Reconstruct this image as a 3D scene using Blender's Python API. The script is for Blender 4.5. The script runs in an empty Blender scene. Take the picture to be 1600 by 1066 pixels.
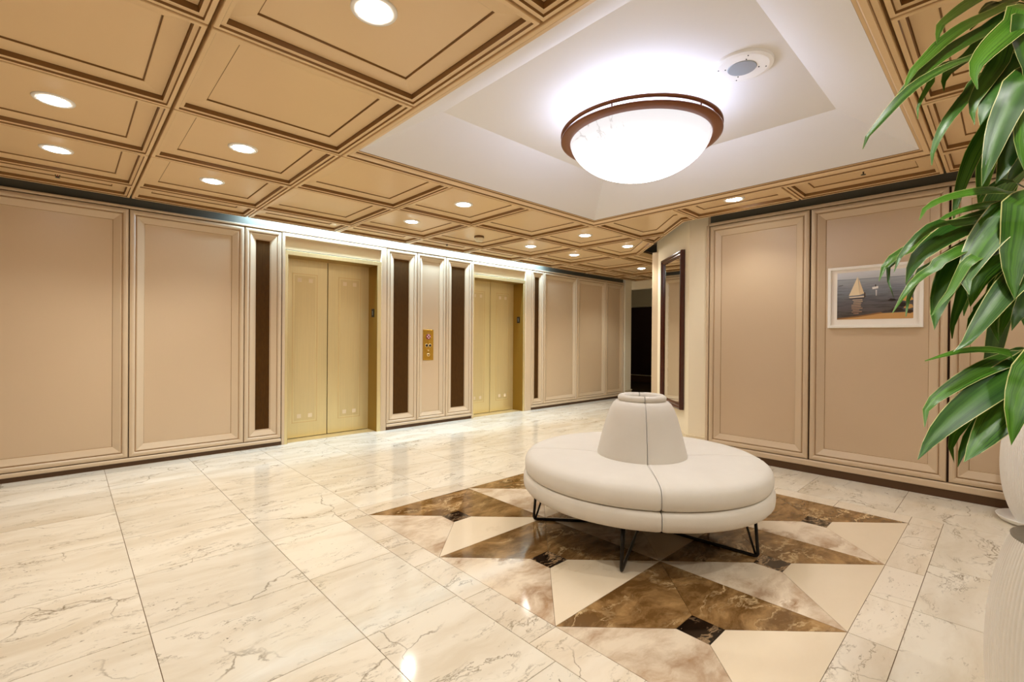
import bpy, bmesh, math, random
from mathutils import Vector, Matrix
random.seed(7)
sc = bpy.context.scene
COL = sc.collection
PI = math.pi

# ------------------------------------------------------------------ camera, view, world, large lights
CAM_H = 1.3
def make_camera():
    f, yaw, pitch, roll = 735.106, .81263357, -3.56278873e-03, 7.76365350e-03
    fw = Vector((math.cos(yaw)*math.cos(pitch), math.sin(yaw)*math.cos(pitch), math.sin(pitch)))
    r = Vector((math.sin(yaw), -math.cos(yaw), 0)); u = r.cross(fw)
    r2 = math.cos(roll)*r + math.sin(roll)*u
    u2 = -math.sin(roll)*r + math.cos(roll)*u
    cd = bpy.data.cameras.new('camera'); co = bpy.data.objects.new('camera', cd); COL.objects.link(co)
    cd.sensor_width = 36.0; cd.lens = 36.0*f/1600.0; cd.clip_start = .05
    m = Matrix((r2, u2, -fw)).transposed().to_4x4(); m.translation = (0, 0, CAM_H)
    co.matrix_world = m
    sc.camera = co
make_camera()
sc.view_settings.view_transform = 'Standard'
sc.view_settings.look = 'None'
sc.view_settings.gamma = 1.0
sc.view_settings.use_curve_mapping = False
sc.view_settings.exposure = 0.42
sc.cycles.use_denoising = True
sc.cycles.max_bounces = 10
sc.cycles.diffuse_bounces = 6
w = bpy.data.worlds.new('world'); sc.world = w; w.use_nodes = True
w.node_tree.nodes['Background'].inputs[0].default_value = (.9, .93, 1, 1)
w.node_tree.nodes['Background'].inputs[1].default_value = .03

SPOT_W = 34.0; SPOT_COL = (1.0, .985, .915)
COVE_W = 90.0; COVE_COL = (.50, .76, 1.0)
PEND_W = 15.0; PEND_COL = (.60, .70, 1.0)
BOWL_E = 0.66; BOWL_HOT = 27.0
def add_light(name, kind, loc, power, col, rot=(0, 0, 0), parent=None, **kw):
    ld = bpy.data.lights.new(name, kind); ld.energy = power; ld.color = col
    for k, v in kw.items(): setattr(ld, k, v)
    lo = bpy.data.objects.new(name, ld); COL.objects.link(lo)
    lo.location = loc; lo.rotation_euler = rot
    if parent: lo.parent = parent
    return lo
# fluorescent strip lying in the cove above the elevator wall
add_light('cove_strip_light', 'AREA', (4.0, 5.965, 2.80), COVE_W, COVE_COL, rot=(math.radians(20), 0, 0),
          shape='RECTANGLE', size=5.0, size_y=.035)
# lamp above the pendant bowl
add_light('pendant_lamp_light', 'POINT', (3.03, 1.87, 2.785), PEND_W, PEND_COL, shadow_soft_size=.10)

# ------------------------------------------------------------------ materials
def lin(r, g, b):
    f = lambda c: (c/255)/12.92 if c/255 <= .04045 else ((c/255+.055)/1.055)**2.4
    return (f(r), f(g), f(b), 1)
class NT:
    def __init__(self, name):
        self.m = bpy.data.materials.new(name); self.m.use_nodes = True
        self.t = self.m.node_tree; self.b = self.t.nodes['Principled BSDF']
    def n(self, kind, **kw):
        x = self.t.nodes.new(kind)
        for k, v in kw.items():
            if k in x.inputs: x.inputs[k].default_value = v
            else: setattr(x, k, v)
        return x
    def l(self, a, b): self.t.links.new(a, b)
    def set(self, **kw):
        for k, v in kw.items(): self.b.inputs[k.replace('_', ' ')].default_value = v
        return self
    def ramp(self, fac, stops):
        r = self.n('ShaderNodeValToRGB'); e = r.color_ramp.elements
        e[0].position, e[0].color = stops[0]; e[1].position, e[1].color = stops[-1]
        for p, c in stops[1:-1]:
            q = e.new(p); q.color = c
        self.l(fac, r.inputs[0]); return r.outputs[0]
    def mix(self, fac, a, b, blend='MIX'):
        x = self.n('ShaderNodeMix', data_type='RGBA', blend_type=blend)
        for s, v in ((x.inputs[0], fac), (x.inputs[6], a), (x.inputs[7], b)):
            if hasattr(v, 'is_output'): self.l(v, s)
            else: s.default_value = v
        return x.outputs[2]
    def math(self, op, a, b=0.0):
        x = self.n('ShaderNodeMath', operation=op)
        for s, v in ((x.inputs[0], a), (x.inputs[1], b)):
            if hasattr(v, 'is_output'): self.l(v, s)
            else: s.default_value = v
        return x.outputs[0]
    def coord(self, scale=(1, 1, 1), rnd=0.0):
        g = self.n('ShaderNodeNewGeometry'); mp = self.n('ShaderNodeMapping'); mp.inputs['Scale'].default_value = scale
        self.l(g.outputs['Position'], mp.inputs[0])
        if rnd:
            oi = self.n('ShaderNodeObjectInfo'); k = self.n('ShaderNodeVectorMath', operation='SCALE')
            cx = self.n('ShaderNodeCombineXYZ')
            self.l(oi.outputs['Random'], cx.inputs[0])
            self.l(self.math('MULTIPLY', oi.outputs['Random'], 3.7), cx.inputs[1])
            self.l(self.math('MULTIPLY', oi.outputs['Random'], 7.1), cx.inputs[2])
            self.l(cx.outputs[0], k.inputs[0]); k.inputs['Scale'].default_value = rnd
            ad = self.n('ShaderNodeVectorMath', operation='ADD'); self.l(mp.outputs[0], ad.inputs[0]); self.l(k.outputs[0], ad.inputs[1])
            return ad.outputs[0]
        return mp.outputs[0]
    def noise(self, vec, scale, detail=4, rough=.55, dist=0.0):
        x = self.n('ShaderNodeTexNoise'); x.inputs['Scale'].default_value = scale; x.inputs['Detail'].default_value = detail
        x.inputs['Roughness'].default_value = rough; x.inputs['Distortion'].default_value = dist
        self.l(vec, x.inputs['Vector']); return x.outputs[0]
    def bump(self, h, strength=.2, dist=.01):
        x = self.n('ShaderNodeBump'); x.inputs['Strength'].default_value = strength; x.inputs['Distance'].default_value = dist
        self.l(h, x.inputs['Height']); self.l(x.outputs[0], self.b.inputs['Normal'])
    def color(self, c): 
        if hasattr(c, 'is_output'): self.l(c, self.b.inputs['Base Color'])
        else: self.b.inputs['Base Color'].default_value = c
        return self
def vary(c, k): return (c[0]*k, c[1]*k, c[2]*k, 1)

def painted(name, c, rough=.4, amp=.05, bump=.06, stretch=(3, 3, 3), scale=60, spec=.5):
    t = NT(name); v = t.coord(stretch)
    n = t.noise(v, 1.2, 3)
    t.color(t.mix(n, vary(c, 1-amp), vary(c, 1+amp))).set(Roughness=rough)
    t.b.inputs['Specular IOR Level'].default_value = spec
    if bump: t.bump(t.noise(t.coord((1, 1, 1)), scale, 3), bump, .004)
    return t.m
def flat(name, c, rough=.5, metal=0.0, **kw):
    t = NT(name); t.color(c).set(Roughness=rough, Metallic=metal)
    for k, v in kw.items(): t.b.inputs[k.replace('_', ' ')].default_value = v
    n = t.noise(t.coord(), 30, 2); t.bump(n, .02, .002)
    return t.m

TAN_WALL = lin(212, 190, 160)
TAN_CEIL = lin(230, 199, 153)
M = {}
def board_mat(name, c):
    # lacquered woven vinyl: fine vertical threads
    t = NT(name)
    n1 = t.noise(t.coord((1, 1, 1)), 1.1, 3)
    fine = t.noise(t.coord((90, 90, 6)), 1.0, 3)
    fine2 = t.noise(t.coord((12, 12, 70)), 1.0, 2)
    t.color(t.mix(n1, vary(c, .95), vary(c, 1.04))).set(Roughness=.33)
    t.bump(t.math('ADD', fine, fine2), .10, .0025)
    return t.m
M['board'] = board_mat('woven_panel_board', lin(211, 187, 156))
M['wood'] = painted('painted_moulding', TAN_WALL, .36, .04, .05, (2, 2, 2), 40)
M['ceil_board'] = painted('ceiling_board', TAN_CEIL, .30, .03, .04, (2, 2, 2), 25)
M['ceil_wood'] = painted('ceiling_moulding', lin(228, 197, 151), .34, .04, .05, (2, 2, 2), 40)
M['wall_groove'] = flat('darker_groove_tone', lin(176, 144, 106), .5)  # darker moulding tone on the groove faces
M['ceil_shade'] = flat('coffer_step_shade', lin(136, 98, 52), .5)  # shade of the ceiling step faces, put into the colour
M['joint'] = flat('dark_joint', lin(62, 38, 16), .7)
M['toe'] = flat('dark_toe_kick', lin(84, 56, 26), .5)
def reeded():
    t = NT('reeded_brown_fabric')
    wv = t.n('ShaderNodeTexWave', wave_type='BANDS', bands_direction='X'); wv.inputs['Scale'].default_value = 28
    t.l(t.coord(), wv.inputs[0])
    n = t.noise(t.coord((30, 30, 8)), 2, 3)
    t.color(t.mix(n, lin(62, 38, 8), lin(84, 54, 16))).set(Roughness=.85)
    t.b.inputs['Specular IOR Level'].default_value = .15
    t.bump(wv.outputs[1], .35, .004); return t.m
M['reeded'] = reeded()
def brass(name, c, rough):
    t = NT(name); n = t.noise(t.coord((60, 60, 1.5)), 1, 3)
    t.color(t.mix(n, vary(c, .9), vary(c, 1.06))).set(Metallic=.72)
    t.l(t.math('ADD', t.math('MULTIPLY', n, .12), rough-.06), t.b.inputs['Roughness'])
    return t.m
M['brass'] = brass('brushed_brass', lin(240, 222, 168), .38)
M['brass_etch'] = brass('etched_brass', lin(230, 210, 158), .5)
M['brass_shade'] = brass('shaded_brass_reveal', lin(158, 126, 52), .36)  # shaded look of the door reveals, put into a darker brass
M['brass_light'] = brass('pale_etched_brass', lin(232, 206, 150), .5)
M['brass_plate'] = brass('polished_brass_plate', lin(205, 160, 62), .25)
M['plaster'] = painted('white_plaster', lin(232, 229, 226), .75, .02, .25, (1, 1, 1), 9)
M['cream'] = painted('cream_wall_paint', lin(242, 230, 204), .55, .02, .04, (1, 1, 1), 40)
M['cream_trim'] = painted('cream_baseboard_paint', lin(226, 210, 178), .4, .02, .03)
M['backwall'] = painted('beige_wall_paint', lin(220, 196, 165), .5, .02, .03)
M['mahogany'] = painted('mahogany', lin(66, 24, 12), .2, .25, .05, (3, 3, .6), 30)
M['mirror'] = flat('mirror_silver', (.9, .9, .88, 1), .01, 1.0)
M['white'] = flat('white_enamel', lin(245, 243, 238), .35)
M['white_frame'] = flat('white_frame_paint', lin(248, 244, 236), .35)
M['matboard'] = flat('white_mat_board', lin(247, 240, 230), .8)
M['black'] = flat('black_plastic', lin(14, 13, 12), .3)
M['blackmetal'] = flat('black_painted_steel', lin(34, 30, 26), .35, .4)
M['darkbrown'] = painted('dark_brown_corridor', lin(52, 26, 16), .6, .1, .03)
M['corrfloor'] = flat('dark_corridor_floor', lin(70, 56, 30), .3)
M['bronze'] = painted('bronze_wood_ring', lin(128, 72, 36), .32, .12, .03, (4, 4, 4))
M['grey'] = flat('grey_speaker_mesh', lin(158, 163, 168), .6)
M['brown_plastic'] = flat('tan_base_plastic', lin(120, 84, 40), .5)
M['ivory'] = flat('ivory_plastic', lin(236, 222, 190), .45)
M['soil'] = flat('dark_soil', lin(38, 28, 20), .95)
M['redknob'] = flat('maroon_enamel', lin(130, 40, 52), .3)
M['pinkknob'] = flat('pale_pink_enamel', lin(246, 214, 214), .3)
M['greyrim'] = painted('grey_glazed_rim', lin(134, 126, 110), .5, .12, .1, (8, 8, 8))
M['cane'] = painted('plant_cane_bark', lin(128, 104, 70), .8, .2, .3, (10, 10, 30))
def marble(name, base, mott, vein, veinw=.028, mottamt=.5, speck=True, rough=.09, rnd=60, warp=.35, vscale=1.6, sparse=.52, cscale=2.2, clo=.36, chi=.72):
    t = NT(name); v = t.coord((1, 1, 1), rnd)
    # domain warp so that the veins wander
    wn = t.n('ShaderNodeTexNoise'); wn.inputs['Scale'].default_value = 2.3; wn.inputs['Detail'].default_value = 6
    t.l(v, wn.inputs['Vector'])
    sub = t.n('ShaderNodeVectorMath', operation='SUBTRACT'); t.l(wn.outputs[1], sub.inputs[0]); sub.inputs[1].default_value = (.5, .5, .5)
    scl = t.n('ShaderNodeVectorMath', operation='SCALE'); t.l(sub.outputs[0], scl.inputs[0]); scl.inputs['Scale'].default_value = warp
    ad = t.n('ShaderNodeVectorMath', operation='ADD'); t.l(v, ad.inputs[0]); t.l(scl.outputs[0], ad.inputs[1])
    wv = ad.outputs[0]
    st = t.n('ShaderNodeMapping'); st.inputs['Scale'].default_value = (.6, 1.5, 1); st.inputs['Rotation'].default_value = (0, 0, .35); t.l(wv, st.inputs[0])
    cloud = t.noise(st.outputs[0], cscale, 8, .66)
    c0 = t.mix(t.ramp(cloud, [(clo, (0, 0, 0, 1)), (chi, (1, 1, 1, 1))]), base, mott)
    c0 = t.mix(mottamt, base, c0)
    a = t.noise(st.outputs[0], vscale, 6, .62)
    va = t.math('ABSOLUTE', t.math('SUBTRACT', a, .5))
    ra = t.ramp(va, [(0, (1, 1, 1, 1)), (veinw*.35, (.55, .55, .55, 1)), (veinw, (0, 0, 0, 1))])
    gate = t.ramp(t.noise(v, 2.6, 3), [(sparse-.04, (0, 0, 0, 1)), (sparse+.16, (1, 1, 1, 1))])
    amt = t.math('MULTIPLY', ra, gate)
    c1 = t.mix(amt, c0, vein)
    if speck:
        s = t.ramp(t.noise(wv, 26, 4, .7), [(.66, (0, 0, 0, 1)), (.72, (1, 1, 1, 1))])
        g2 = t.ramp(t.noise(v, 3.1, 3), [(.52, (0, 0, 0, 1)), (.68, (1, 1, 1, 1))])
        c1 = t.mix(t.math('MULTIPLY', t.math('MULTIPLY', s, g2), .8), c1, vary(vein, .7))
    oi = t.n('ShaderNodeObjectInfo')
    hs = t.n('ShaderNodeHueSaturation')
    t.l(t.math('ADD', t.math('MULTIPLY', oi.outputs['Random'], .10), .95), hs.inputs['Value']); t.l(c1, hs.inputs['Color'])
    t.color(hs.outputs[0]).set(Roughness=rough)
    t.l(t.math('ADD', t.math('MULTIPLY', cloud, .06), rough-.03), t.b.inputs['Roughness'])
    return t.m
def cream_tile(name, base, mott, vein, rough=.09):
    """cream marble: soft bands along the tile, fine broken veins, groups of tiny dark pits"""
    t = NT(name); v = t.coord((1, 1, 1), 60)
    def warped(vec, sc, amt, det=5):
        wn = t.n('ShaderNodeTexNoise'); wn.inputs['Scale'].default_value = sc; wn.inputs['Detail'].default_value = det
        t.l(vec, wn.inputs['Vector'])
        sub = t.n('ShaderNodeVectorMath', operation='SUBTRACT'); t.l(wn.outputs[1], sub.inputs[0]); sub.inputs[1].default_value = (.5, .5, .5)
        scl = t.n('ShaderNodeVectorMath', operation='SCALE'); t.l(sub.outputs[0], scl.inputs[0]); scl.inputs['Scale'].default_value = amt
        ad = t.n('ShaderNodeVectorMath', operation='ADD'); t.l(vec, ad.inputs[0]); t.l(scl.outputs[0], ad.inputs[1]); return ad.outputs[0]
    def stretch(vec, sx, sy, rot):
        m = t.n('ShaderNodeMapping'); m.inputs['Scale'].default_value = (sx, sy, 1); m.inputs['Rotation'].default_value = (0, 0, rot); t.l(vec, m.inputs[0]); return m.outputs[0]
    W = warped(v, 2.0, .30)
    band = t.noise(stretch(W, .7, 3.2, .12), 1.6, 7, .6)
    c = t.mix(t.ramp(band, [(.42, (0, 0, 0, 1)), (.66, (1, 1, 1, 1))]), base, mott)
    # broken hairline veins that follow the bands
    def hair(sc, wdt, rot, g0, seed):
        q = stretch(W, .8, 2.4, rot)
        o = t.n('ShaderNodeVectorMath', operation='ADD'); t.l(q, o.inputs[0]); o.inputs[1].default_value = (seed, seed*2, 0)
        a = t.math('ABSOLUTE', t.math('SUBTRACT', t.noise(o.outputs[0], sc, 8, .68), .5))
        line = t.ramp(a, [(0, (1, 1, 1, 1)), (wdt, (0, 0, 0, 1))])
        gate = t.ramp(t.noise(o.outputs[0], sc*1.7, 3), [(g0, (0, 0, 0, 1)), (g0+.10, (1, 1, 1, 1))])
        return t.math('MULTIPLY', line, gate)
    c = t.mix(t.math('MULTIPLY', hair(1.5, .012, .1, .50, 3.1), .75), c, vein)
    c = t.mix(t.math('MULTIPLY', hair(2.6, .013, .25, .53, 9.7), .6), c, vein)
    # one long crack here and there, across the tile
    vo = t.n('ShaderNodeTexVoronoi', feature='DISTANCE_TO_EDGE'); vo.inputs['Scale'].default_value = 1.3
    t.l(warped(v, 3.5, .35, 8), vo.inputs['Vector'])
    crack = t.ramp(vo.outputs['Distance'], [(0, (1, 1, 1, 1)), (.0075, (0, 0, 0, 1))])
    gate = t.ramp(t.noise(v, 1.4, 2), [(.52, (0, 0, 0, 1)), (.60, (1, 1, 1, 1))])
    c = t.mix(t.math('MULTIPLY', t.math('MULTIPLY', crack, gate), .7), c, vary(vein, .9))
    # pits in loose clusters
    pit = t.ramp(t.noise(stretch(W, 1, 2.0, .2), 30, 3, .7), [(.63, (0, 0, 0, 1)), (.69, (1, 1, 1, 1))])
    gate = t.ramp(t.noise(stretch(W, .8, 1.8, .2), 2.8, 3), [(.52, (0, 0, 0, 1)), (.64, (1, 1, 1, 1))])
    c = t.mix(t.math('MULTIPLY', t.math('MULTIPLY', pit, gate), .85), c, vary(vein, .55))
    oi = t.n('ShaderNodeObjectInfo'); hs = t.n('ShaderNodeHueSaturation')
    t.l(t.math('ADD', t.math('MULTIPLY', oi.outputs['Random'], .08), .96), hs.inputs['Value']); t.l(c, hs.inputs['Color'])
    t.color(hs.outputs[0])
    t.l(t.math('ADD', t.math('MULTIPLY', band, .06), rough-.03), t.b.inputs['Roughness'])
    return t.m
M['marble'] = cream_tile('cream_marble', lin(232, 225, 209), lin(216, 205, 184), lin(112, 96, 66))
M['m_border'] = cream_tile('border_marble', lin(231, 221, 203), lin(217, 203, 180), lin(122, 104, 74))
M['m_plain'] = marble('plain_cream_marble', lin(232, 216, 190), lin(222, 204, 174), lin(190, 168, 132), mottamt=.6, speck=False, sparse=.62)
M['m_mottle'] = marble('mottled_marble', lin(228, 212, 188), lin(170, 136, 102), lin(146, 110, 76), mottamt=1.0, speck=False, veinw=.05, sparse=.5, cscale=3.4, clo=.44, chi=.70)
M['m_brown'] = marble('brown_marble', lin(104, 74, 38), lin(166, 130, 84), lin(226, 198, 150), veinw=.022, mottamt=1.0, speck=False, vscale=3.2, sparse=.46, cscale=6.5, clo=.42, chi=.66)
M['m_black'] = marble('black_marble', lin(22, 14, 8), lin(48, 30, 18), lin(176, 146, 110), veinw=.05, mottamt=.9, speck=False, vscale=9, sparse=.36, cscale=8)
M['grout'] = flat('dark_grout', lin(120, 98, 70), .9)
def fabric():
    t = NT('cream_upholstery'); v = t.coord((1, 1, 1))
    n = t.noise(t.coord((1, 1, 1)), 260, 2); n2 = t.noise(v, 5, 3)
    t.color(t.mix(n2, lin(216, 210, 199), lin(226, 221, 211))).set(Roughness=.9)
    t.b.inputs['Sheen Weight'].default_value = .15
    t.bump(n, .25, .0025); return t.m
M['fabric'] = fabric()
M['seam'] = flat('grey_seam_thread', lin(150, 140, 126), .9)
def ribvase():
    t = NT('white_ribbed_ceramic'); n = t.noise(t.coord((25, 25, 5)), 2, 4)
    t.color(t.mix(n, lin(238, 234, 226), lin(250, 248, 243))).set(Roughness=.5); return t.m
M['vase'] = ribvase()
def emit(name, c, s):
    t = NT(name); t.color((.8, .8, .8, 1)); t.b.inputs['Emission Color'].default_value = c; t.b.inputs['Emission Strength'].default_value = s; return t.m
M['lens'] = emit('glowing_lens', (1, .96, .90, 1), 38)
def alabaster():
    t = NT('lit_alabaster'); v = t.coord((1, 1, 1))
    a = t.noise(v, 1.7, 5, .6, .4)
    va = t.ramp(t.math('ABSOLUTE', t.math('SUBTRACT', a, .47)), [(0, (1, 1, 1, 1)), (.009, (0, 0, 0, 1))])
    cl = t.noise(v, 4, 5)
    base = t.mix(cl, (.97, .91, .93, 1), (.96, .97, 1, 1))
    col = t.mix(t.math('MULTIPLY', va, .75), base, (.50, .46, .46, 1))
    t.color((.25, .24, .24, 1)).set(Roughness=.35)
    t.l(col, t.b.inputs['Emission Color'])
    # the bulbs sit over the middle of the bowl: bright there, fainter towards the rim
    tc = t.n('ShaderNodeTexCoord'); sp = t.n('ShaderNodeSeparateXYZ'); t.l(tc.outputs['Object'], sp.inputs[0])
    rad = t.math('SQRT', t.math('ADD', t.math('POWER', sp.outputs[0], 2.0), t.math('POWER', sp.outputs[1], 2.0)))
    hot = t.math('POWER', t.math('MAXIMUM', t.math('SUBTRACT', 1.0, t.math('DIVIDE', rad, .50)), 0.0), 2.2)
    t.l(t.math('ADD', t.math('MULTIPLY', hot, BOWL_HOT), BOWL_E), t.b.inputs['Emission Strength'])
    return t.m
M['bowl'] = alabaster()
def leafmat():
    t = NT('dracaena_leaf')
    at = t.n('ShaderNodeAttribute', attribute_name='across'); al = t.n('ShaderNodeAttribute', attribute_name='along')
    oi = t.n('ShaderNodeObjectInfo')
    x = t.math('ABSOLUTE', at.outputs['Fac'])           # 0 midrib .. 1 margin
    cx = t.n('ShaderNodeCombineXYZ'); t.l(t.math('MULTIPLY', at.outputs['Fac'], 7.0), cx.inputs[0]); t.l(t.math('MULTIPLY', al.outputs['Fac'], 1.2), cx.inputs[1])
    t.l(t.math('MULTIPLY', oi.outputs['Random'], 50), cx.inputs[2])
    st = t.noise(cx.outputs[0], 1.6, 3)
    g = t.mix(t.ramp(st, [(.35, (0, 0, 0, 1)), (.68, (1, 1, 1, 1))]), lin(26, 72, 10), lin(104, 164, 46))
    g = t.mix(oi.outputs['Random'], vary(lin(40, 90, 24), .75), g)
    c = t.mix(t.math('MULTIPLY', t.ramp(x, [(0, (1, 1, 1, 1)), (.45, (0, 0, 0, 1))]), .35), g, lin(104, 158, 62))
    edge = t.ramp(x, [(.93, (0, 0, 0, 1)), (.985, (1, 1, 1, 1))])
    c = t.mix(edge, c, lin(226, 226, 150))
    t.color(c).set(Roughness=.28)
    wv = t.n('ShaderNodeTexWave', wave_type='BANDS', bands_direction='X'); wv.inputs['Scale'].default_value = 2.2
    t.l(cx.outputs[0], wv.inputs[0]); t.bump(wv.outputs[1], .18, .004)
    t.b.inputs['Transmission Weight'].default_value = 0
    return t.m
M['leaf'] = leafmat()

# ------------------------------------------------------------------ mesh helpers
def mesh(name, V, F, mat, parent=None, smooth=False, kind=None, attrs=None):
    me = bpy.data.meshes.new(name); me.from_pydata([tuple(v) for v in V], [], F); me.update()
    if isinstance(mat, str): mat = M[mat]
    me.materials.append(mat)
    if smooth: me.polygons.foreach_set('use_smooth', [True]*len(me.polygons))
    if attrs:
        for k, vals in attrs.items():
            a = me.attributes.new(k, 'FLOAT', 'POINT'); a.data.foreach_set('value', vals)
    o = bpy.data.objects.new(name, me); COL.objects.link(o)
    if parent: o.parent = parent
    if kind: o['kind'] = kind
    return o
def empty(name, label=None, cat=None, loc=(0, 0, 0), group=None, kind=None, rot=(0, 0, 0)):
    o = bpy.data.objects.new(name, None); COL.objects.link(o); o.location = loc; o.rotation_euler = rot; o.empty_display_size = .1
    tag(o, label, cat, group, kind); return o
def tag(o, label=None, cat=None, group=None, kind=None):
    if label: o['label'] = label
    if cat: o['category'] = cat
    if group: o['group'] = group
    if kind: o['kind'] = kind
    return o
class G:
    """collects shapes into one mesh"""
    def __init__(s): s.V = []; s.F = []
    def add(s, V, F):
        b = len(s.V); s.V += [tuple(v) for v in V]; s.F += [[i+b for i in f] for f in F]; return s
    def box(s, x0, x1, y0, y1, z0, z1):
        V = [(x0,y0,z0),(x1,y0,z0),(x1,y1,z0),(x0,y1,z0),(x0,y0,z1),(x1,y0,z1),(x1,y1,z1),(x0,y1,z1)]
        return s.add(V, [(3,2,1,0),(4,5,6,7),(0,1,5,4),(1,2,6,5),(2,3,7,6),(3,0,4,7)])
    def prism(s, P, z0, z1):
        n = len(P); V = [(p[0], p[1], z0) for p in P]+[(p[0], p[1], z1) for p in P]
        return s.add(V, [list(range(n-1, -1, -1)), list(range(n, 2*n))]+[(i, (i+1) % n, n+(i+1) % n, n+i) for i in range(n)])
    def lathe(s, prof, n=48, a0=0.0, a1=2*PI, c=(0, 0, 0), rib=None):
        full = abs(a1-a0-2*PI) < 1e-6; m = n if full else n+1
        V = []
        for k in range(m):
            a = a0+(a1-a0)*k/n
            for (r, z) in prof:
                if rib: r = rib(r, z, a)
                V.append((c[0]+r*math.cos(a), c[1]+r*math.sin(a), c[2]+z))
        p = len(prof); F = []
        for k in range(n):
            k2 = (k+1) % m
            for j in range(p-1): F.append((k*p+j, k2*p+j, k2*p+j+1, k*p+j+1))
        return s.add(V, F)
    def tube(s, pts, rad, n=10, cap=True):
        pts = [Vector(p) for p in pts]; V = []; F = []
        up = None
        for i, p in enumerate(pts):
            d = (pts[min(i+1, len(pts)-1)]-pts[max(i-1, 0)]).normalized()
            if up is None: up = d.orthogonal().normalized()
            up = (up-d*up.dot(d)).normalized(); sd = d.cross(up)
            rr = rad[i] if isinstance(rad, (list, tuple)) else rad
            for k in range(n):
                a = 2*PI*k/n; V.append(p+(up*math.cos(a)+sd*math.sin(a))*rr)
        for i in range(len(pts)-1):
            for k in range(n): F.append((i*n+k, i*n+(k+1) % n, (i+1)*n+(k+1) % n, (i+1)*n+k))
        if cap: F += [list(range(n-1, -1, -1)), list(range((len(pts)-1)*n, len(pts)*n))]
        return s.add(V, F)
    def obj(s, name, mat, parent=None, smooth=False, kind=None): return mesh(name, s.V, s.F, mat, parent, smooth, kind)
def bevel(o, w=.004, seg=2, angle=40):
    me = o.data; bm = bmesh.new(); bm.from_mesh(me)
    es = [e for e in bm.edges if len(e.link_faces) == 2 and e.calc_face_angle(0) > math.radians(angle)]
    bmesh.ops.bevel(bm, geom=es, offset=w, segments=seg, profile=.5, affect='EDGES')
    bm.to_mesh(me); bm.free(); me.update(); return o
def inset(P, d):
    n = len(P); out = []
    for i in range(n):
        p = Vector(P[i][:2]); a = (p-Vector(P[i-1][:2])).normalized(); b = (Vector(P[(i+1) % n][:2])-p).normalized()
        na = Vector((-a.y, a.x)); nb = Vector((-b.y, b.x)); k = na+nb
        out.append(p+k*(d/max(.2, 1+na.dot(nb))))
    return out
def framed(T, P, prof, parent, mats, names=('moulding', 'board'), flip=False, board=True, h_board=None, dark_faces=None):
    """mitred moulding round polygon P (CCW in u,v); profile = [(inset, height)]; one object per side, plus the board"""
    n = len(P); rings = [inset(P, d) for d, h in prof]
    if board:
        o = mesh(names[1], [T(p.x, p.y, prof[-1][1] if h_board is None else h_board) for p in rings[-1]],
                 [list(range(n))[::-1] if flip else list(range(n))], mats[1], parent)
    for i in range(n):
        j = (i+1) % n; V = []; F = []
        for (d, h), R in zip(prof, rings): V += [T(R[i].x, R[i].y, h), T(R[j].x, R[j].y, h)]
        for k in range(len(prof)-1):
            q = (2*k, 2*k+1, 2*k+3, 2*k+2); F.append(q[::-1] if flip else q)
        o = mesh(names[0], V, F, mats[0], parent)
        if dark_faces:
            o.data.materials.append(M[dark_faces[0]])
            for k in dark_faces[1]: o.data.polygons[k].material_index = 1
def rect(u0, u1, v0, v1): return [(u0, v0), (u1, v0), (u1, v1), (u0, v1)]

# ------------------------------------------------------------------ floor
IX = [1.613, 2.544, 3.475, 4.402]; IY = [.486, 1.403, 2.320, 3.228]
BX0, BX1, BY0, BY1 = 1.44, 4.585, .311, 3.405
floor = G().box(-3.5, 9.6, -3.3, 6.4, -.06, -.004).obj('floor', 'grout', kind='structure')
GX, GY = .0022, .0012
def tile(name, P, mat, g=.0016):
    Q = inset(P, g); return G().prism(Q, -.012, 0).obj(name, mat, floor)
xs_lo = [-3.47, -3.13, -2.45, -1.77, -1.09, -.41, .27, .95, 1.63, 2.31, 2.99, 3.67, 4.585, 5.45]
xs_hi = [-3.47, -3.13]+[-2.45+.68*k for k in range(18)]+[9.58]
ys = [-3.25]+[-2.71+.66*k for k in range(14)]+[6.38]
for j in range(len(ys)-1):
    y0, y1 = ys[j], ys[j+1]; xs = xs_lo if y0 < 3.0 else xs_hi
    for i in range(len(xs)-1):
        x0, x1 = xs[i], xs[i+1]
        ox0, ox1, oy0, oy1 = max(x0, BX0), min(x1, BX1), max(y0, BY0), min(y1, BY1)
        if y0 < 3.5 and x0 > 5.5 and y1 < 2.7: continue
        if x1-x0 < .02: continue
        if ox1-ox0 < .01 or oy1-oy0 < .01: P = rect(x0, x1, y0, y1)
        else:
            fx = ox1-ox0 > x1-x0-.01; fy = oy1-oy0 > y1-y0-.01
            if fx and fy: continue
            if fx: P = rect(x0, x1, y0, oy0) if oy0 > y0+.005 else rect(x0, x1, oy1, y1)
            elif fy: P = rect(x0, ox0, y0, y1) if ox0 > x0+.005 else rect(ox1, x1, y0, y1)
            else:
                lx = ox0 > x0+.005; ly = oy0 > y0+.005
                if lx and ly: P = [(x0,y0),(x1,y0),(x1,oy0),(ox0,oy0),(ox0,y1),(x0,y1)]
                elif lx: P = [(x0,y0),(ox0,y0),(ox0,oy1),(x1,oy1),(x1,y1),(x0,y1)]
                elif ly: P = [(x0,y0),(x1,y0),(x1,y1),(ox1,y1),(ox1,oy0),(x0,oy0)]
                else: P = [(ox1,y0),(x1,y0),(x1,y1),(x0,y1),(x0,oy1),(ox1,oy1)]
        if min(max(p[0] for p in P)-min(p[0] for p in P), max(p[1] for p in P)-min(p[1] for p in P)) < .012: continue
        tile('floor_tile', P, 'marble')
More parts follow.
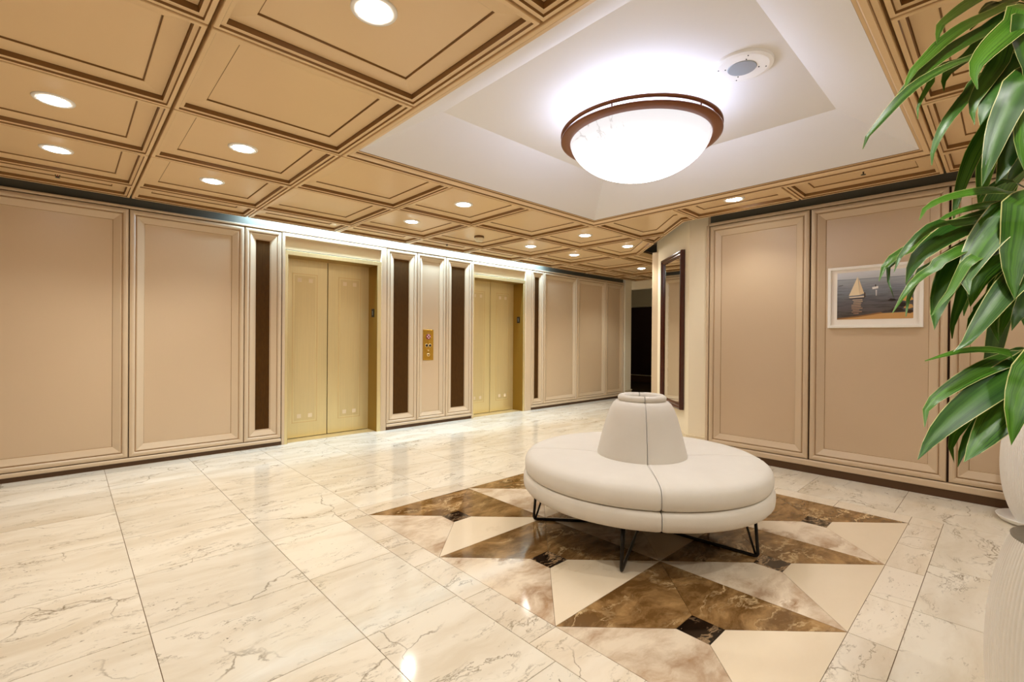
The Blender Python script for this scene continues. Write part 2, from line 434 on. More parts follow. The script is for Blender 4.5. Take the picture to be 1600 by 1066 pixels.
# border strips, cut at the half modules
hx = [BX0, 1.613]+[1.613+.4648*k for k in range(1, 6)]+[4.402, BX1]; hy = [IY[0]+.457*k for k in range(7)]; hy[-1] = 3.228
for i in range(len(hx)-1):
    tile('border_tile', rect(hx[i], hx[i+1], BY0, IY[0]), 'm_border'); tile('border_tile', rect(hx[i], hx[i+1], IY[3], BY1), 'm_border')
for i in range(6):
    tile('border_tile', rect(BX0, IX[0], hy[i], hy[i+1]), 'm_border'); tile('border_tile', rect(IX[3], BX1, hy[i], hy[i+1]), 'm_border')
Q = .077
for i in range(3):
    for j in range(3):
        x0, x1, y0, y1 = IX[i], IX[i+1], IY[j], IY[j+1]; cx, cy = (x0+x1)/2, (y0+y1)/2
        a, b, c, d = (x0,y0), (x1,y0), (x1,y1), (x0,y1)
        qa, qb, qc, qd = (cx-Q,cy-Q), (cx+Q,cy-Q), (cx+Q,cy+Q), (cx-Q,cy+Q)
        g = .0011
        tile('inlay_square', [qa, qb, qc, qd], 'm_black', g)
        tile('inlay_triangle', [a, b, qb, qa], 'm_plain', g)
        tile('inlay_triangle', [b, c, qc, qb], 'm_brown', g)
        tile('inlay_triangle', [c, d, qd, qc], 'm_brown', g)
        tile('inlay_triangle', [d, a, qa, qd], 'm_mottle', g)

# ------------------------------------------------------------------ walls
YL, YB = 6.035, 6.080          # lip plane, backing plane of the elevator wall
DOORS = [(1.957, 3.139), (4.862, 6.0)]
E1 = (1.887, 3.280); E2 = (4.812, 6.214)
g = G()
TOP = 3.05
for x0, x1 in ((-3.5, E1[0]+.01), (E1[1]-.01, E2[0]+.01), (E2[1]-.01, 9.25)): g.box(x0, x1, YB+.004, 6.2, 0, TOP)
for e in (E1, E2): g.box(e[0], e[1], YB+.004, 6.2, 2.36, TOP)
wall_left = g.obj('wall_left', 'cream', kind='structure')
bk = G()
for x0, x1 in ((-3.5, E1[0]+.004), (E1[1]-.004, E2[0]+.004), (E2[1]-.004, 9.22)): bk.box(x0, x1, YB-.002, YB+.005, .05, 2.59)
bk.obj('panel_backing', 'joint', wall_left)
TL = lambda u, v, h: (u, YB-h, v)
WPROF = [(.004, 0), (.004, .034), (.009, .041), (.026, .045), (.040, .043), (.048, .036), (.050, .026), (.056, .026), (.059, .034), (.066, .0355), (.122, .011), (.126, .004), (.133, .004)]
def scaleprof(p, k, kh=1): return [(d*k, h*kh) for d, h in p]
ZB, ZT = .086, 2.573
def wall_panel(wall, T, u0, u1, z0, z1, prof, mat, flip=False):
    e = empty('wall_panel'); e.parent = wall
    framed(T, rect(u0, u1, z0, z1), prof, e, ('wood', mat), ('moulding', 'panel_board'), flip, dark_faces=('wall_groove', (6, 10)))
    return e
for u0, u1, k, mt in ((-2.655,-1.62,1,'board'), (-1.62,-.585,1,'board'), (-.585,.452,1,'board'), (.452,1.483,1,'board'), (1.483,1.887,.95,'reeded'),
                   (3.280,3.780,.95,'reeded'), (3.780,4.298,.86,'board'), (4.298,4.812,.95,'reeded'),
                   (6.214,6.548,.86,'reeded'), (6.548,7.554,.95,'board'), (7.554,8.539,.95,'board'), (8.539,9.22,.95,'board')):
    wall_panel(wall_left, TL, u0, u1, ZB, ZT, scaleprof(WPROF, k), mt)
def rail_left(x0, x1):
    bevel(G().box(x0, x1, YL-.003, YB+.004, ZT+.004, 2.602).obj('top_rail', 'wood', wall_left), .006)
    bevel(G().box(x0, x1, YL-.008, YB+.004, .044, .083).obj('base_rail', 'wood', wall_left), .012, 3)
    G().box(x0, x1, YL+.012, YB+.004, 0, .046).obj('toe_kick', 'toe', wall_left)
rail_left(-3.5, E1[0]); rail_left(E1[1], E2[0]); rail_left(E2[1], 9.22)
M['cove'] = flat('cove_shade_tone', lin(96, 94, 84), .7)  # shade of the gap above the panels, put into the colour
G().box(-3.4, 9.24, YB-.004, YB+.005, 2.604, 3.04).obj('cove_shade_sheet', 'cove', wall_left)  # dark sheet added over the wall for the cove's shade
# the top rail runs on over the elevator heads
for e in (E1, E2): bevel(G().box(e[0], e[1], YL-.003, YB+.004, ZT+.004, 2.602).obj('top_rail', 'wood', wall_left), .006)
# cream pilaster at the far end of the elevator wall
g = G().box(9.25, 9.50, 6.02, 6.6, 0, 2.72)
pil = g.obj('wall_pilaster', 'cream', wall_left)
bevel(G().box(9.24, 9.515, 6.005, 6.02, 0, .14).box(9.50, 9.515, 6.02, 6.6, 0, .14).obj('pilaster_base', 'cream_trim', wall_left), .004)
bevel(G().box(9.235, 9.525, 5.995, 6.02, .14, .17).box(9.50, 9.525, 6.02, 6.6, .14, .17).obj('pilaster_cap', 'cream_trim', wall_left), .008)

# elevator doors
DY = 6.30
def elevator(n, e, d, cs):
    root = empty('door_%d' % n, kind='structure')
    x0, x1 = d
    zt = 2.312
    # painted casing, header and side strips
    bevel(G().box(e[0]+.004, e[0]+cs[0], YL, YB+.02, 0, ZT).obj('casing', 'wood', root), .006)
    bevel(G().box(e[1]-cs[1], e[1]-.004, YL, YB+.02, .0, ZT).obj('casing', 'wood', root), .008, 3)
    G().box(e[1]-cs[1]+.02, e[1]-cs[1]+.026, YL-.002, YL+.01, .02, ZT).obj('casing_bead', 'wood', root)
    bevel(G().box(e[0]+cs[0], e[1]-cs[1], YL, YB+.02, ZT-.045, ZT).obj('header_lip', 'wood', root), .006)
    G().box(e[0]+cs[0], e[1]-cs[1], YB-.006, YB+.02, 2.376, ZT-.045).obj('header_board', 'board', root)
    G().box(e[0]+cs[0], e[1]-cs[1], YB-.012, YB+.02, 2.366, 2.378).obj('shadow_gap', 'joint', root)
    # brass surround
    jl, jr = e[0]+cs[0], e[1]-cs[1]
    bevel(G().box(jl, x0, YL+.004, DY+.03, 0, zt).obj('jamb', 'brass', root), .003)
    bevel(G().box(x1, jr, YL+.004, DY+.03, 0, zt).obj('jamb', 'brass', root), .003)
    bevel(G().box(jl, jr, YL+.004, DY+.03, zt, 2.366).obj('door_head', 'brass', root), .003)
    G().box(x1-.003, x1+.001, YL+.012, DY, 0, zt).box(x0-.001, x0+.003, YL+.012, DY, 0, zt).box(x0, x1, YL+.012, DY, zt-.003, zt+.001).obj('reveal_shade', 'brass_shade', root)  # thin skin that darkens the reveal faces like shade
    G().box(x0, x1, 6.10, DY+.05, -.002, .004).obj('sill', 'brass_etch', root)
    xm = (x0+x1)/2
    for a, b in ((x0-.005, xm-.005), (xm+.005, x1+.005)):
        leaf = bevel(G().box(a, b, DY, DY+.03, .012, zt+.02).obj('door_leaf', 'brass', root), .002)
        w_ = b-a; m0, m1 = a+w_*.24, b-w_*.22; z0, z1 = .20, 2.13
        t = .010
        G().box(m0, m1, DY-.0012, DY, z0, z0+t).box(m0, m1, DY-.0012, DY, z1-t, z1).box(m0, m0+t, DY-.0012, DY, z0, z1).box(m1-t, m1, DY-.0012, DY, z0, z1).obj('etched_border', 'brass_light', leaf)
        G().box(m0+.028, m1-.028, DY-.0008, DY, z0+.028, z1-.028).obj('etched_field', 'brass_etch', leaf)
        for zc in (z0+.085, z1-.085):
            for xc in (m0+(m1-m0)*.28, m0+(m1-m0)*.72):
                G().box(xc-.026, xc+.026, DY-.0022, DY, zc-.026, zc+.026).obj('etched_square', 'pearl', leaf)
    G().box(x0, x1, DY+.02, DY+.06, 0, 2.36).obj('shaft_backing', 'joint', root)
    return root
M['pearl'] = flat('pale_pearl_inlay', lin(240, 220, 186), .4)
elevator(1, E1, DOORS[0], (.036, .086)); elevator(2, E2, DOORS[1], (.032, .172))

# right wall
XL, XB = 5.328, 5.373
wall_right = G().box(XB+.004, 5.5, -3.3, 2.396, 0, TOP).obj('wall_right', 'backwall', kind='structure')
G().box(XB-.002, XB+.006, -3.2, 2.366, .07, 2.62).obj('panel_backing', 'joint', wall_right)
TR = lambda u, v, h: (XB-h, u, v)
RZB, RZT = .134, 2.607
for u0, u1 in ((1.362, 2.360), (.348, 1.354), (-.66, .340), (-1.67, -.668), (-2.68, -1.678)):
    wall_panel(wall_right, TR, u0, u1, RZB, RZT, WPROF, 'board', True)
bevel(G().box(XL-.002, XB+.004, -3.2, 2.366, RZT+.003, 2.642).obj('top_rail', 'wood', wall_right), .006)
G().box(XB-.004, XB+.005, -3.2, 2.366, RZT+.037, 3.04).obj('cove_shade_sheet', 'cove', wall_right)  # same added dark sheet for the shade above these panels
bevel(G().box(XL-.006, XB+.004, -3.2, 2.366, .072, RZB-.003).obj('base_rail', 'wood', wall_right), .012, 3)
G().box(XL+.012, XB+.004, -3.2, 2.366, 0, .074).obj('toe_kick', 'toe', wall_right)
bevel(G().box(XL+.003, XB+.004, 2.366, 2.396, 0, 2.62).obj('end_strip', 'wood', wall_right), .008, 3)

# cream corner wall: a short straight piece, then a 45 degree piece
BY = 2.615; CE = .94
wall_center = G().prism([(5.37, 2.39), (5.37, BY), (5.37+CE, BY+CE), (5.37+CE+.1, BY+CE), (5.51, BY-.05), (5.51, 2.39)], 0, TOP).obj('wall_center', 'cream', kind='structure')
# baseboard following the bend
def baseboard(path, t, z0, z1, name, mat, parent):
    P = [Vector(p) for p in path]; V = []; off = []
    for i, p in enumerate(P):
        a = (P[i]-P[i-1]).normalized() if i else (P[1]-P[0]).normalized(); b = (P[i+1]-P[i]).normalized() if i < len(P)-1 else a
        na, nb = Vector((-a.y, a.x)), Vector((-b.y, b.x)); off.append(p+(na+nb)*(t/(1+na.dot(nb))))
    g = G()
    for i in range(len(P)-1): g.prism([P[i], P[i+1], off[i+1], off[i]], z0, z1)
    return bevel(g.obj(name, mat, parent), .003)
path = [(5.372, 2.397), (5.372, BY), (5.372+CE, BY+CE)]
bb = baseboard(path, .016, 0, .15, 'baseboard_center', 'cream_trim', None); bb['kind'] = 'structure'
baseboard(path, .026, .15, .185, 'baseboard_cap', 'cream_trim', bb)
# painted post at the outer end of the corner wall
post = bevel(G().box(6.30, 6.40, 3.50, 3.645, 0, 2.60).obj('trim_1', 'wood', kind='structure'), .01, 3)
# wall running on from the post
G().box(6.39, 9.60, 3.50, 3.62, 0, TOP).obj('wall_side', 'cream', kind='structure')

# dark corridor at the far end
wf = G().box(9.5, 9.6, 3.5, 6.05, 2.47, TOP).obj('wall_far', 'cream', kind='structure')
cor = G().box(13.0, 13.1, 3.0, 10.0, .21, 2.34).obj('wall_corridor', 'darkbrown', kind='structure')
G().box(13.02, 13.12, 3.0, 10.0, 2.34, 3.1).obj('upper_band', 'cream_trim', cor)
bevel(G().box(12.93, 13.02, 3.0, 10.0, 2.33, 2.42).obj('picture_rail', 'cream_trim', cor), .02, 3)
bevel(G().box(12.97, 13.02, 3.0, 10.0, 0, .21).obj('corridor_base', 'toe', cor), .006)
G().box(12.965, 13.02, 3.0, 10.0, .205, .225).obj('corridor_base_cap', 'cream_trim', cor)
G().box(9.6, 13.1, 3.0, 10.0, -.06, -.001).obj('floor_corridor', 'corrfloor', kind='structure')
G().box(9.6, 13.1, 3.0, 10.0, 3.0, 3.1).obj('ceiling_corridor', 'cream_trim', kind='structure')
G().box(9.6, 13.1, 3.0, 3.1, 0, 3.0).box(9.6, 13.1, 10, 10.1, 0, 3.0).box(9.5, 9.6, 6.6, 10.1, 0, 3.0).obj('wall_passage', 'darkbrown', kind='structure')
add_light('corridor_fill', 'POINT', (10.6, 7.4, 2.8), 5.0, (1, .9, .66), shadow_soft_size=.1)  # fill light added to lift the dark corridor, no fixture modelled
# walls behind the camera
G().box(-3.5, 5.5, -3.4, -3.2, 0, TOP).obj('wall_back', 'backwall', kind='structure')
G().box(-3.6, -3.4, -3.4, 6.2, 0, TOP).obj('wall_near', 'backwall', kind='structure')

# ------------------------------------------------------------------ ceiling
ZC = 2.72
LX = [-3.4, -2.625, -1.60, -.575, .450, 1.475, 2.50, 3.525, 4.550, 5.575, 6.60, 7.625, 8.65, 9.47]
LYS = [-3.2, -2.70, -1.68, -.66, .36, 1.38, 2.40, 3.42, 4.44, 5.46, 5.92]
def clip(P, f):
    out = []
    for i in range(len(P)):
        a, b = P[i-1], P[i]; fa, fb = f(a), f(b)
        if (fa >= 0) != (fb >= 0):
            t = fa/(fa-fb); out.append((a[0]+t*(b[0]-a[0]), a[1]+t*(b[1]-a[1])))
        if fb >= 0: out.append(b)
    return out
def clean(P):
    Q = []
    for p in P:
        if not Q or math.hypot(p[0]-Q[-1][0], p[1]-Q[-1][1]) > 1e-3: Q.append(p)
    if len(Q) > 1 and math.hypot(Q[0][0]-Q[-1][0], Q[0][1]-Q[-1][1]) < 1e-3: Q.pop()
    return Q
RX, KX, KY = 5.09, 2.555, 4.065
cells = []
for i in range(len(LX)-1):
    for j in range(len(LYS)-1):
        x0, x1, y0, y1 = LX[i], LX[i+1], LYS[j], LYS[j+1]
        if x0 > 1.4 and x1 < 4.6 and y0 > .3 and y1 < 3.5: continue
        P = rect(x0, x1, y0, y1)
        if y1 <= 2.41:
            P = clip(P, lambda p: RX-p[0])
        elif y0 < KY and y1 <= KY:
            if x0 < RX < x1 and y0 < RX-KX < y1:
                P = [(x0,y0),(RX,y0),(RX,RX-KX),(x1,x1-KX),(x1,y1),(x0,y1)]
            else: P = clip(P, lambda p: KX-(p[0]-p[1]))
        elif y0 < KY:
            ex = KY+KX
            if x1 <= ex+.03: P = clip(P, lambda p: KX-(p[0]-p[1]))
            else: P = clip(P, lambda p: p[1]-KY)
        P = clean(P) if len(P) > 2 else []
        if len(P) < 3: continue
        area = abs(sum(P[k-1][0]*P[k][1]-P[k][0]*P[k-1][1] for k in range(len(P))))/2
        if area < .004: continue
        cells.append((i, j, P, area))
g = G()
for i, j, P, a in cells: g.prism(P, ZC, ZC+.03)
ceiling = g.obj('ceiling', 'joint', kind='structure')
TC = lambda u, v, h: (u, v, ZC-h)
CPROF = [(.0075, 0), (.0075, .066), (.010, .070), (.028, .070), (.032, .060), (.050, .057), (.052, .030), (.056, .032), (.142, .021), (.146, .019), (.148, .011), (.153, .011)]
for i, j, P, a in cells:
    e = empty('ceiling_panel'); e.parent = ceiling
    near = LX[i] > -1.7 and LYS[j] > -1.7
    k = 1.0
    if len(P) == 3: k = .55
    elif min(max(p[0] for p in P)-min(p[0] for p in P), max(p[1] for p in P)-min(p[1] for p in P)) < .42: k = .8
    framed(TC, P, [(d*k if d > .011 else d, h) for d, h in CPROF], e, ('ceil_wood', 'ceil_board'), ('moulding', 'panel_board'), True, dark_faces=('ceil_shade', (3, 5, 6, 9, 10)))
G().box(-3.6, 9.7, -3.4, 6.2, TOP, TOP+.1).obj('ceiling_slab', 'plaster', kind='structure')
# the raised plaster recess with sloping sides
CX0, CX1, CY0, CY1 = 1.475, 4.55, .36, 3.42
TRIM = [(.005, 0), (.005, .066), (.008, .070), (.028, .070), (.032, .058), (.036, .058), (.040, .062), (.066, .054), (.074, .044), (.078, .034), (.092, .032), (.096, .026), (.096, .0)]
recess = G()
o = inset(rect(CX0, CX1, CY0, CY1), .092); lo = [(p.x, p.y, 2.69) for p in o]; hi = [(x, y, 3.0) for x, y in rect(2.045, 4.075, .88, 2.93)]
recess.add(lo+hi, [(1, 0, 4, 5), (2, 1, 5, 6), (3, 2, 6, 7), (0, 3, 7, 4), (4, 7, 6, 5)])
rc = recess.obj('ceiling_recess', 'plaster', kind='structure')
framed(TC, rect(CX0, CX1, CY0, CY1), TRIM, rc, ('ceil_wood', None), ('recess_trim', 'x'), True, board=False, dark_faces=('ceil_shade', (3, 4, 8, 10)))

# ------------------------------------------------------------------ recessed downlights
ZP = ZC-.011
def downlight(x, y, label, r=.098):
    pw = .4 if x > 4.7 and y < 2.2 else (.8 if x < 0 and y > 1 else 1.0)
    root = empty('downlight', label, 'light', (x, y, ZP), 'recessed downlights in the coffered ceiling')
    G().lathe([(r*.70, -.001), (r*.72, -.008), (r*.97, -.007), (r, -.003), (r, .002)], 40).obj('trim_ring', 'white', root, True)
    G().lathe([(.0005, -.015), (r*.35, -.0135), (r*.58, -.010), (r*.70, -.006), (r*.72, -.002)], 32).obj('lens', 'lens', root, True)
    add_light('downlight_spot', 'SPOT', (0, 0, -.045), SPOT_W*pw, SPOT_COL, parent=root, spot_size=math.radians(122), spot_blend=.7, shadow_soft_size=.05)
DL = [(-.06, 3.93, 'large oval-looking white downlight at the far left, the nearer of two in the leftmost row'),
      (-.06, 4.95, 'white downlight at the far left, just above the sprinkler head and the leftmost wall panel'),
      (.955, 1.885, 'bright white downlight cut by the top edge of the photo, left of the pendant recess'),
      (.95, 3.93, 'white downlight in the second panel row, left of the corner of the white recess'),
      (.95, 4.95, 'white downlight over the second wall panel, close to the dark cove on the left'),
      (3.01, 3.93, 'white downlight beside the trim of the white recess, above the first elevator side panel'),
      (3.01, 4.95, 'white downlight over the gap between the elevators, nearest to the glowing cove'),
      (5.06, 3.93, 'white downlight just beyond the far corner of the white recess'),
      (5.08, 4.97, 'white downlight to the right of the round smoke detector'),
      (6.09, 3.93, 'white downlight in the cut-off panel beside the angled cream wall'),
      (6.10, 4.96, 'small white downlight beyond the second elevator, left of the angled ceiling edge'),
      (8.15, 4.945, 'smallest, farthest white downlight, close to the dark corridor'),
      (4.80, 1.885, 'white downlight in the narrow ceiling strip above the bare right-hand wall panel'),
      (4.81, -.15, 'added unseen downlight in the ceiling strip behind the leaves of the potted plant'),  # from here on: unseen downlights added to brighten the room
      (-1.09, 1.885, 'added unseen downlight in the ceiling outside the left edge of the photo'),
      (.95, -.15, 'added unseen downlight in the ceiling above the photographer, left of the potted plant'),
      (3.01, -.15, 'added unseen downlight in the ceiling between the two white vases'),
      (-.06, -.15, 'added unseen downlight in the ceiling right above the photographer'),
      (.95, -1.17, 'added unseen downlight in the ceiling just behind the photographer'),
      (3.01, -1.17, 'added unseen downlight in the ceiling behind the white vases')]
for x, y, l in DL: downlight(x, y, l)

# ------------------------------------------------------------------ pendant bowl
def pendant():
    root = empty('pendant_lamp', 'round alabaster bowl lamp with a bronze ring under the white ceiling recess', 'lamp', (3.03, 1.87, 0))
    zr, R = 2.755, .565
    ring = G().lathe([(.488, .012), (.492, -.004), (.505, -.010), (R-.008, 0), (R, .006), (R, .016), (R-.006, .018), (.505, .014), (.488, .012)], 96, c=(0, 0, zr)).obj('lower_ring', 'bronze', root, True)
    G().lathe([(R-.022, 0), (R, 0), (R+.002, .008), (R, .016), (R-.022, .016), (R-.022, 0)], 96, c=(0, 0, zr+.042)).obj('upper_ring', 'bronze', root, True)
    for k in range(6):
        a = 2*PI*k/6+.25
        G().tube([((R-.01)*math.cos(a), (R-.01)*math.sin(a), zr+.01), ((R-.01)*math.cos(a), (R-.01)*math.sin(a), zr+.046)], .005, 8).obj('post', 'bronze', root)
    prof = []
    for k in range(15):
        t = k/14*PI/2; prof.append((max(.0005, .497*math.sin(t)), -.272*math.cos(t)**1.15+0.0))
    lining = [(.496, .002), (.486, .0)]+[(max(.0005, .486*math.sin(k/14*PI/2)), -.262*math.cos(k/14*PI/2)**1.15) for k in range(13, -1, -1)]
    G().lathe(lining, 72, c=(0, 0, zr+.004)).obj('bowl_lining', 'white', root, True)
    G().lathe(prof, 72, c=(0, 0, zr+.004)).obj('bowl', 'bowl', root, True)
    for k in range(3):
        a = 2*PI*k/3+.9
        G().tube([((.49)*math.cos(a), (.49)*math.sin(a), zr+.008), (.05*math.cos(a), .05*math.sin(a), 2.985)], .004, 8).obj('hanger_rod', 'bronze', root)
    G().lathe([(.0005, 3.0), (.10, 3.0), (.10, 2.99), (.06, 2.975), (.0005, 2.972)], 32).obj('canopy', 'white', root, True)
pendant()

# ------------------------------------------------------------------ ceiling speaker, sprinklers, smoke detector
def speaker():
    root = empty('ceiling_speaker', 'round white ceiling speaker with a grey grille in the white recess', 'speaker', (3.02, 1.145, 3.0))
    G().lathe([(.0005, -.014), (.083, -.014), (.083, -.016), (.150, -.018), (.172, -.014), (.176, 0)], 64).obj('cover_plate', 'white', root)
    G().lathe([(.0005, -.0195), (.080, -.0195), (.083, -.015)], 48).obj('grille', 'grey', root)
    for k in range(4):
        a = k*PI/2+.6
        for rr in (.096, .136):
            G().lathe([(.0005, -.0205), (.0035, -.020), (.004, -.016)], 10, c=(rr*math.cos(a), rr*math.sin(a), 0)).obj('screw', 'blackmetal', root)
speaker()
def sprinkler(x, y, label, z=ZP):
    root = empty('sprinkler', label, 'sprinkler', (x, y, z), 'fire sprinklers')
    G().lathe([(.032, 0), (.030, -.005), (.012, -.008), (.012, -.014), (.0005, -.014)], 20).obj('escutcheon', 'blackmetal', root, True)
    for s in (-1, 1): G().tube([(.011*s, 0, -.010), (.015*s, 0, -.028), (.009*s, 0, -.044), (0, 0, -.05)], .003, 6).obj('frame_arm', 'blackmetal', root)
    G().tube([(0, 0, -.012), (0, 0, -.046)], .003, 6).obj('bulb', 'redknob', root)
    G().lathe([(.0005, -.050), (.016, -.050), (.018, -.053), (.0005, -.054)], 14).obj('deflector', 'blackmetal', root)
sprinkler(-.06, 5.62, 'small dark sprinkler head near the cove at the far left')
sprinkler(4.62, .81, 'small dark sprinkler head in the ceiling strip above the framed picture', 2.69)
sprinkler(4.02, 5.64, 'tiny dark sprinkler head near the glowing cove between the elevators')
sd = empty('smoke_detector', 'round ivory smoke detector on the ceiling between two elevators', 'detector', (4.10, 5.00, ZP))
G().lathe([(.064, 0), (.068, -.004), (.068, -.022), (.060, -.026), (.0005, -.026)], 40).obj('base', 'brown_plastic', sd, True)
G().lathe([(.060, -.024), (.062, -.030), (.058, -.050), (.052, -.054), (.050, -.062), (.044, -.072), (.0005, -.074)], 40).obj('housing', 'ivory', sd, True)

# ------------------------------------------------------------------ call panel and floor indicators
cp = empty('call_panel', 'brass elevator call plate with buttons between the two elevators', 'panel', (3.995, YB-.004, 1.205))
bevel(G().box(-.093, .093, -.008, 0, -.232, .232).obj('plate', 'brass_plate', cp), .003)
def disc(parent, name, x, z, r, mat, t=.006, y=-.008, n=24):
    V = G(); pr = [(.0005, t), (r*.85, t), (r, t*.6), (r, 0)]
    V.lathe(pr, n); W = [(x+v[0], y-v[2], z+v[1]) for v in V.V]
    return mesh(name, W, [f[::-1] for f in V.F], mat, parent, True)
disc(cp, 'rosette', 0, .125, .042, 'redknob')
for dx, dz in ((0, .022), (.022, 0), (0, -.022), (-.022, 0)): disc(cp, 'rosette_petal', dx, .125+dz, .010, 'pinkknob', .004, -.0135, 12)
disc(cp, 'rosette_centre', 0, .125, .008, 'black', .004, -.0135, 12)
for dx in (-.029, .029):
    disc(cp, 'button_bezel', dx, -.008, .028, 'brass_light', .004); disc(cp, 'button', dx, -.008, .021, 'black', .008)
disc(cp, 'indicator_lamp', 0, -.085, .011, 'brass_light', .006)
disc(cp, 'key_switch', 0, -.15, .026, 'brass_light', .008)
G().add([(-.018, -.0165, -.14), (.018, -.0165, -.14), (0, -.0165, -.175)], [(0, 2, 1)]).obj('arrow', 'brown_plastic', cp)
for k in range(3): G().box(-.02+.017*k, -.010+.017*k, -.009, -.008, .188, .204).obj('engraved_mark', 'brown_plastic', cp)
def indicator(x, label):
    root = empty('floor_indicator', label, 'display', (x, 6.165, 1.655), 'floor indicators')
    bevel(G().box(-.010, 0, -.036, .036, -.058, .058).obj('bezel', 'black', root), .003)
    G().box(-.0112, -.0098, -.006, .006, -.030, .030).obj('digit', 'grey', root)
    G().box(-.0112, -.0098, .006, .014, .012, .022).obj('digit_flag', 'grey', root)
indicator(DOORS[0][1], 'small black floor display on the brass jamb of the nearer elevator')
indicator(DOORS[1][1], 'small black floor display on the brass jamb of the farther elevator')

# ------------------------------------------------------------------ mirror on the angled wall
S2 = math.sqrt(.5)
def TM(u, v, h):   # u runs away along the angled wall
    return (5.368+u*S2-h*S2, BY+u*S2+h*S2, v)
mr = empty('mirror', 'tall mirror in a dark mahogany frame on the angled cream wall', 'mirror')
framed(TM, rect(.150, 1.000, .452, 2.412), [(0, .002), (0, .045), (.008, .054), (.022, .056), (.034, .048), (.040, .044), (.052, .046), (.070, .034), (.074, .022)], mr, ('mahogany', 'mirror'), ('frame_rail', 'mirror_glass'), True, h_board=.022)

# ------------------------------------------------------------------ framed picture
fp = empty('framed_picture', 'white framed photograph of a sailing boat on calm water', 'picture')
XF = XB-.004
TP = lambda u, v, h: (XF-h, u, v)
framed(TP, rect(.507, 1.206, 1.432, 2.008), [(0, .001), (0, .030), (.003, .032), (.024, .032), (.026, .030), (.026, .012), (.030, .012)], fp, ('white_frame', 'matboard'), ('frame_rail', 'mat_board'), True)
def seaprint():
    t = NT('printed_sea'); v = t.n('ShaderNodeTexCoord').outputs['Object']
    sp = t.n('ShaderNodeSeparateXYZ'); t.l(v, sp.inputs[0])
    base = t.ramp(t.math('DIVIDE', t.math('SUBTRACT', sp.outputs[2], 1.512), .442),
                  [(0, lin(92, 82, 76)), (.35, lin(104, 102, 106)), (.6, lin(132, 138, 148)), (.835, lin(170, 176, 186)), (.845, lin(124, 130, 140)), (.86, lin(196, 202, 210)), (1, lin(216, 219, 226))])
    mp = t.n('ShaderNodeMapping'); mp.inputs['Scale'].default_value = (1, 5, 60); t.l(v, mp.inputs[0])
    n = t.noise(mp.outputs[0], 1.2, 4)
    rip = t.ramp(n, [(.42, (0, 0, 0, 1)), (.6, (1, 1, 1, 1))])
    amt = t.ramp(t.math('DIVIDE', t.math('SUBTRACT', sp.outputs[2], 1.512), .442), [(0, (.55, .55, .55, 1)), (.5, (.4, .4, .4, 1)), (.83, (.08, .08, .08, 1)), (1, (0, 0, 0, 1))])
    t.color(t.mix(t.math('MULTIPLY', rip, amt), base, lin(34, 30, 32))).set(Roughness=.25); return t.m
M['sea'] = seaprint()
PU0, PU1, PZ0, PZ1 = 1.133, .574, 1.512, 1.954
pr = mesh('print', [TP(PU0, PZ0, .0135), TP(PU1, PZ0, .0135), TP(PU1, PZ1, .0135), TP(PU0, PZ1, .0135)], [(0, 1, 2, 3)], 'sea', fp)
def ink(name, pts, c, h):
    V = [TP(PU0+(PU1-PU0)*u, PZ1+(PZ0-PZ1)*v, .0135+h) for u, v in pts]
    return mesh(name, V, [list(range(len(V)))], flat('ink_'+name, c, .3), pr)
ink('sail', [(.285, .10), (.165, .50), (.315, .49)], lin(244, 224, 188), .0004)
ink('jib', [(.295, .12), (.375, .46), (.315, .49)], lin(232, 206, 166), .0004)
ink('hull', [(.165, .525), (.39, .51), (.375, .545), (.18, .55)], lin(236, 220, 200), .0005)
ink('hull_shadow', [(.17, .55), (.385, .54), (.375, .56), (.18, .566)], lin(36, 22, 16), .0006)
ink('crew', [(.375, .44), (.39, .44), (.395, .54), (.372, .54)], lin(60, 40, 30), .0006)
for k in range(9):
    y = .585+.036*k; a = .20+.05*random.random(); b = .36-.06*random.random()
    ink('sail_reflection', [(a, y), (b, y-.006), (b, y+.012), (a, y+.016)], lin(206-6*k, 178-7*k, 148-6*k), .0003)
ink('far_boat', [(.48, .34), (.56, .32), (.56, .37), (.485, .385)], lin(240, 236, 232), .0004)
ink('far_boat_crew', [(.515, .29), (.535, .29), (.53, .335), (.52, .335)], lin(60, 50, 50), .0005)
ink('far_boat_reflection', [(.525, .40), (.545, .40), (.54, .52), (.53, .52)], lin(206, 202, 204), .0004)
ink('moored_boats', [(.015, .27), (.08, .255), (.085, .275), (.02, .295)], lin(96, 98, 104), .0004)
ink('beach', [(.0, 1.0), (.30, .955), (.62, .885), (1, .87), (1, 1)], lin(206, 158, 98), .0003)
ink('wet_sand', [(.0, .97), (.30, .925), (.60, .86), (.62, .885), (.30, .955), (0, 1)], lin(140, 100, 60), .0004)
for (u, v, a, b, c) in ((.74, .62, .06, .03, (30, 22, 20)), (.93, .60, .09, .06, (222, 168, 92)), (.86, .72, .08, .05, (40, 30, 24)), (.95, .76, .07, .05, (196, 150, 88)), (.80, .82, .10, .04, (46, 34, 24)), (.96, .86, .06, .04, (60, 44, 30))):
    ink('rock', [(u-a, v+b*.6), (u-a*.4, v-b), (u+a*.5, v-b*.7), (min(1, u+a), v+b*.5), (u, v+b)], lin(*c), .0005)

